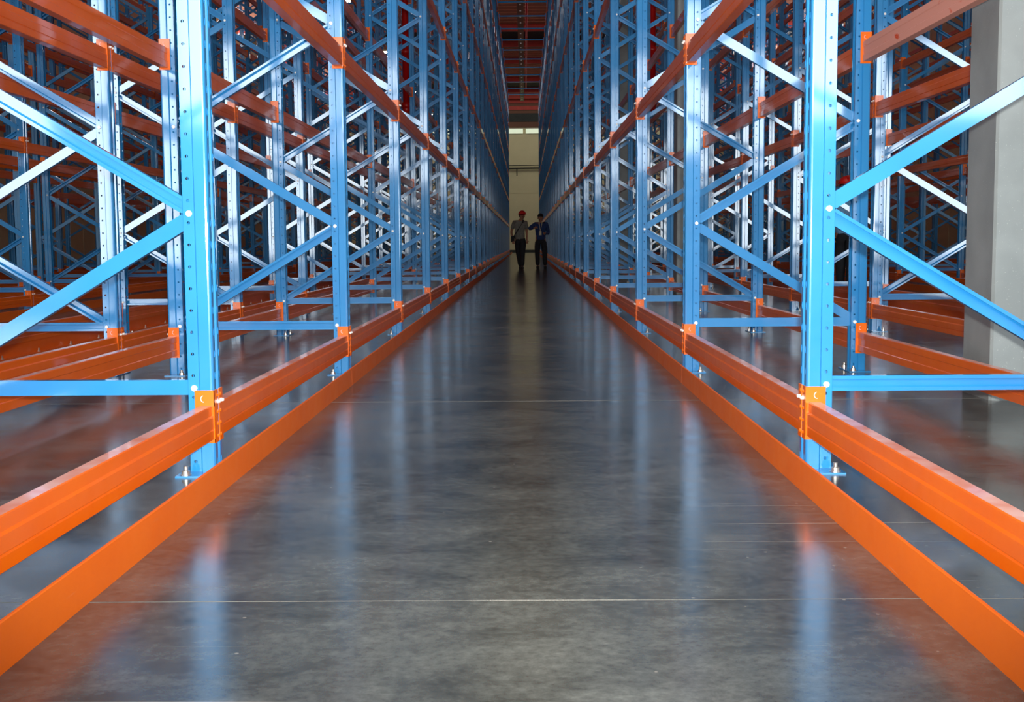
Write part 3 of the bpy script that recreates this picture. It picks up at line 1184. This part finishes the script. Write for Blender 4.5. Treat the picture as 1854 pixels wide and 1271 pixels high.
def person(label, loc, rz, K, shirt, sleeve, helmet, group='people among the racks'):
    """K: joint positions, x to the figure's picture-right, -y forward, z up"""
    root = empty('person', loc, rz)
    root.empty_display_size = 0.5
    J = {}

    def put(k, rx, ry=None):
        J[k] = (*K[k], rx, ry if ry else rx)
    put('pelvis', 0.120, 0.09)
    put('waist', 0.125, 0.09)
    put('chest', 0.155, 0.105)
    put('neck0', 0.065)
    put('neck1', 0.050)
    put('l_shoulder', 0.058)
    put('r_shoulder', 0.058)
    E = [('pelvis', 'waist'), ('waist', 'chest'), ('chest', 'neck0'), ('neck0', 'neck1'), ('chest', 'l_shoulder'), ('chest', 'r_shoulder')]
    hd = Vector(K['head'])
    nk = Vector(K['neck1'])
    J['skull0'] = (*(nk.lerp(hd, 0.45) + Vector((0, -0.012, 0))), 0.062, 0.070)
    J['skull1'] = (*hd, 0.078, 0.092)
    J['skull2'] = (*(hd + (hd - nk).normalized() * 0.075), 0.058, 0.068)
    E += [('neck1', 'skull0'), ('skull0', 'skull1'), ('skull1', 'skull2')]
    for s in ('l_', 'r_'):
        put(s + 'elbow', 0.038)
        put(s + 'wrist', 0.025, 0.020)
        put(s + 'hip', 0.068)
        put(s + 'knee', 0.056)
        put(s + 'ankle', 0.038)
        E += [(s + 'shoulder', s + 'elbow'), (s + 'elbow', s + 'wrist'), ('pelvis', s + 'hip'), (s + 'hip', s + 'knee'), (s + 'knee', s + 'ankle')]
        J[s + 'toe'] = (*(Vector(K[s + 'ankle']) + Vector(K.get(s + 'toed', (0, -0.15, 0))) + Vector((0, 0, -0.045))), 0.034, 0.022)
        E.append((s + 'ankle', s + 'toe'))
        E += hand_nodes(J, s, K[s + 'wrist'], Vector(K[s + 'wrist']) - Vector(K[s + 'elbow']))
    body = place(skinned('body', J, E, 'pelvis', 'skin', 1), 'body', root)
    # face: nose, eyes, ears, mouth on the side the head looks to
    look = Vector(K['look']).normalized()
    sv_ = look.cross(Vector((0, 0, 1))).normalized()
    fc = hd + Vector((0, 0, -0.02))
    m = MB()
    m.ell(fc + look * 0.088 + Vector((0, 0, -0.012)), (0.013, 0.016, 0.022), 8, 6)
    for s in (-1, 1):
        m.ell(fc + sv_ * s * 0.077 + Vector((0, 0, -0.005)), (0.012, 0.018, 0.03), 8, 6)
    place(m.mesh('nose_and_ears', 'skin', True), 'nose_and_ears', body)
    m = MB()
    for s in (-1, 1):
        m.ell(fc + look * 0.078 + sv_ * s * 0.03 + Vector((0, 0, 0.012)), (0.010, 0.008, 0.006), 8, 6)
    m.ell(fc + look * 0.074 + Vector((0, 0, -0.052)), (0.022, 0.008, 0.005), 8, 6)
    place(m.mesh('eyes_and_mouth', 'eye', True), 'eyes_and_mouth', body)
    # hair
    m = MB()
    m.ell(hd - look * 0.012 + Vector((0, 0, 0.028)), (0.090, 0.100, 0.092), 14, 8, v0=-8, v1=90)
    m.ell(hd - look * 0.045 + Vector((0, 0, -0.01)), (0.078, 0.070, 0.075), 14, 8)
    place(m.mesh('hair', 'hair', True), 'hair', root)
    # shirt
    g = 0.016
    S = {}
    SE = []

    def cl(dst, k, grow, pos=None, kk=None):
        r_ = J[k][3:]
        dst[kk or k] = (*(pos if pos is not None else J[k][:3]), r_[0] + grow, r_[1] + grow)
    low = Vector(K['pelvis']) + Vector((0, 0, -0.09))
    cl(S, 'pelvis', 0.052, low)
    cl(S, 'pelvis', 0.046, Vector(K['pelvis']) + Vector((0, 0, 0.03)), 'hips')
    cl(S, 'waist', 0.026)
    cl(S, 'chest', 0.022)
    S['collar'] = (*(Vector(K['chest']).lerp(Vector(K['neck0']), 0.75)), 0.088, 0.075)
    SE += [('pelvis', 'hips'), ('hips', 'waist'), ('waist', 'chest'), ('chest', 'collar')]
    for s in ('l_', 'r_'):
        cl(S, s + 'shoulder', 0.018)
        if sleeve == 'short':
            e = Vector(K[s + 'shoulder']).lerp(Vector(K[s + 'elbow']), 0.72)
            S[s + 'cuff'] = (*e, 0.062, 0.062)
            SE += [('chest', s + 'shoulder'), (s + 'shoulder', s + 'cuff')]
        else:
            cl(S, s + 'elbow', 0.018)
            e = Vector(K[s + 'elbow']).lerp(Vector(K[s + 'wrist']), 0.88)
            S[s + 'cuff'] = (*e, 0.040, 0.036)
            SE += [('chest', s + 'shoulder'), (s + 'shoulder', s + 'elbow'), (s + 'elbow', s + 'cuff')]
    place(skinned('shirt', S, SE, 'pelvis', shirt, 1), 'shirt', root)
    # trousers
    Tn = {}
    cl(Tn, 'pelvis', 0.036, Vector(K['pelvis']) + Vector((0, 0, -0.02)))
    cl(Tn, 'pelvis', 0.022, Vector(K['pelvis']) + Vector((0, 0, 0.10)), 'band')
    TE = [('pelvis', 'band')]
    for s in ('l_', 'r_'):
        cl(Tn, s + 'hip', 0.050)
        cl(Tn, s + 'knee', 0.026)
        Tn[s + 'hem'] = (*(Vector(K[s + 'ankle']) + Vector((0, 0, 0.0))), 0.062, 0.066)
        TE += [('pelvis', s + 'hip'), (s + 'hip', s + 'knee'), (s + 'knee', s + 'hem')]
    place(skinned('trousers', Tn, TE, 'pelvis', 'trousers', 1), 'trousers', root)
    for s in ('l_', 'r_'):
        a = Vector(K[s + 'ankle'])
        td = Vector(K.get(s + 'toed', (0, -0.15, 0)))
        m = MB()
        c = a + td * 0.45
        c.z = 0.045
        rx, ry = (0.05, 0.14) if abs(td.y) > abs(td.x) else (0.13, 0.05)
        m.ell((c.x, c.y, 0.05), (rx, ry, 0.05), 12, 6, v0=-40)
        m.box(c.x - rx * 0.8, c.x + rx * 0.8, c.y - ry * 0.9, c.y + ry * 0.9, 0.0, 0.022)
        place(m.mesh('shoe', 'black', True), 'shoe', root)
    if helmet:
        m = MB()
        tc_ = hd + Vector((0, 0, 0.045))
        m.ell(tc_, (0.112, 0.130, 0.105), 18, 8, v0=0, v1=90)
        m.cyl(tc_ + Vector((0, 0, -0.012)), tc_ + Vector((0, 0, 0.004)), 0.128, 0.120, 18)
        q = tc_ + look * 0.10
        m.ell((q.x, q.y, q.z - 0.006), (0.075, 0.06, 0.012), 12, 6)
        m.box(tc_.x - 0.012, tc_.x + 0.012, tc_.y - 0.11, tc_.y + 0.11, tc_.z + 0.06, tc_.z + 0.108)
        place(m.mesh('helmet', 'helmet', True), 'helmet', root)
    return root


def ribbon(pts, w, t, mat, name, root):
    m = MB()
    for a, b in zip(pts[:-1], pts[1:]):
        a, b = Vector(a), Vector(b)
        q = (b - a).to_track_quat('Z', 'Y').to_matrix().to_4x4()
        m.box(-w / 2, w / 2, -t / 2, t / 2, 0, (b - a).length, Matrix.Translation(a) @ q)
    return place(m.mesh(name, mat), name, root)


S1 = 0.001
# person one: stands mid aisle, red helmet, grey shirt, shoulder strap
p1y = 35.6
c1 = -0.15
K1 = dict(pelvis=(-0.01, 0, 0.93), waist=(-0.01, 0, 1.08), chest=(-0.005, 0, 1.28), neck0=(0.01, -0.01, 1.42), neck1=(0.04, -0.02, 1.48), head=(0.065, -0.04, 1.575),
          l_shoulder=(-0.175, 0, 1.375), r_shoulder=(0.175, 0, 1.37),
          l_elbow=(-0.26, 0.02, 1.09), l_wrist=(-0.215, -0.06, 0.86), r_elbow=(0.195, 0.02, 1.07), r_wrist=(0.20, -0.08, 0.86),
          l_hip=(-0.10, 0, 0.87), r_hip=(0.09, 0, 0.87), l_knee=(-0.05, 0.02, 0.48), r_knee=(0.07, -0.10, 0.48),
          l_ankle=(0.0, 0.20, 0.085), r_ankle=(0.06, -0.10, 0.085), look=(0.55, -0.8, -0.3))
pr1 = person('person in red helmet and grey shirt with a shoulder strap, standing mid aisle', (c1, p1y, 0), 0, K1, 'grey_shirt', 'short', True)
tag(pr1, 'person in red helmet and grey shirt with a shoulder strap, standing mid aisle', 'person', 'people among the racks')
ribbon([(0.10, -0.02, 1.45), (0.075, -0.13, 1.36), (-0.05, -0.148, 1.18), (-0.17, -0.10, 0.99), (-0.20, 0.0, 0.93)], 0.045, 0.012, 'strap', 'shoulder_strap', pr1)
m = MB().box(-0.27, -0.16, -0.09, 0.12, 0.80, 0.98, bev=0.02)
place(m.mesh('bag', 'strap'), 'shoulder_bag', pr1)
# person two: blue shirt, arm stretched towards the first
K2 = dict(pelvis=(0.0, 0, 0.91), waist=(0.0, 0, 1.06), chest=(0.0, 0, 1.25), neck0=(0.0, -0.01, 1.38), neck1=(0.0, -0.02, 1.44), head=(-0.005, -0.04, 1.535),
          l_shoulder=(-0.165, 0, 1.33), r_shoulder=(0.18, 0, 1.33),
          l_elbow=(-0.36, -0.08, 1.19), l_wrist=(-0.17, -0.26, 1.22), r_elbow=(0.24, 0.02, 1.06), r_wrist=(0.12, -0.19, 1.06),
          l_hip=(-0.10, 0, 0.85), r_hip=(0.10, 0, 0.85), l_knee=(-0.10, -0.03, 0.47), r_knee=(0.12, -0.02, 0.47),
          l_ankle=(-0.09, 0.02, 0.085), r_ankle=(0.13, 0.02, 0.085), look=(-0.35, -0.95, -0.1))
pr2 = person('', (0.46, 36.4, 0), 0, K2, 'blue_shirt', 'long', False)
tag(pr2, 'dark haired person in blue shirt and badge, one elbow out, beside the right rack', 'person', 'people among the racks')
ribbon([(-0.05, -0.05, 1.42), (-0.03, -0.135, 1.30), (-0.01, -0.15, 1.12)], 0.018, 0.006, 'badge', 'lanyard', pr2)
ribbon([(0.05, -0.05, 1.42), (0.03, -0.135, 1.30), (-0.01, -0.15, 1.12)], 0.018, 0.006, 'badge', 'lanyard', pr2)
place(MB().box(-0.045, 0.025, -0.165, -0.158, 1.0, 1.12).mesh('badge', 'badge'), 'badge', pr2)
# person three: behind the near right upright, in the next aisle
K3 = dict(K1)
K3.update(head=(0.0, -0.03, 1.575), neck1=(0.0, -0.01, 1.48), neck0=(0, 0, 1.42), look=(0.2, -0.95, -0.1))
pr3 = person('', (4.72, 18.0, 0), 0, K3, 'pale_shirt', 'short', True)
tag(pr3, 'person in red helmet and dark trousers half hidden behind the nearest right upright', 'person', 'people among the racks')
m = MB()
m.ell((-0.01, 0, 0.985), (0.168, 0.135, 0.022), 20, 6, v0=-50, v1=50)
place(m.mesh('belt', 'yellow', True), 'yellow_belt', pr3)
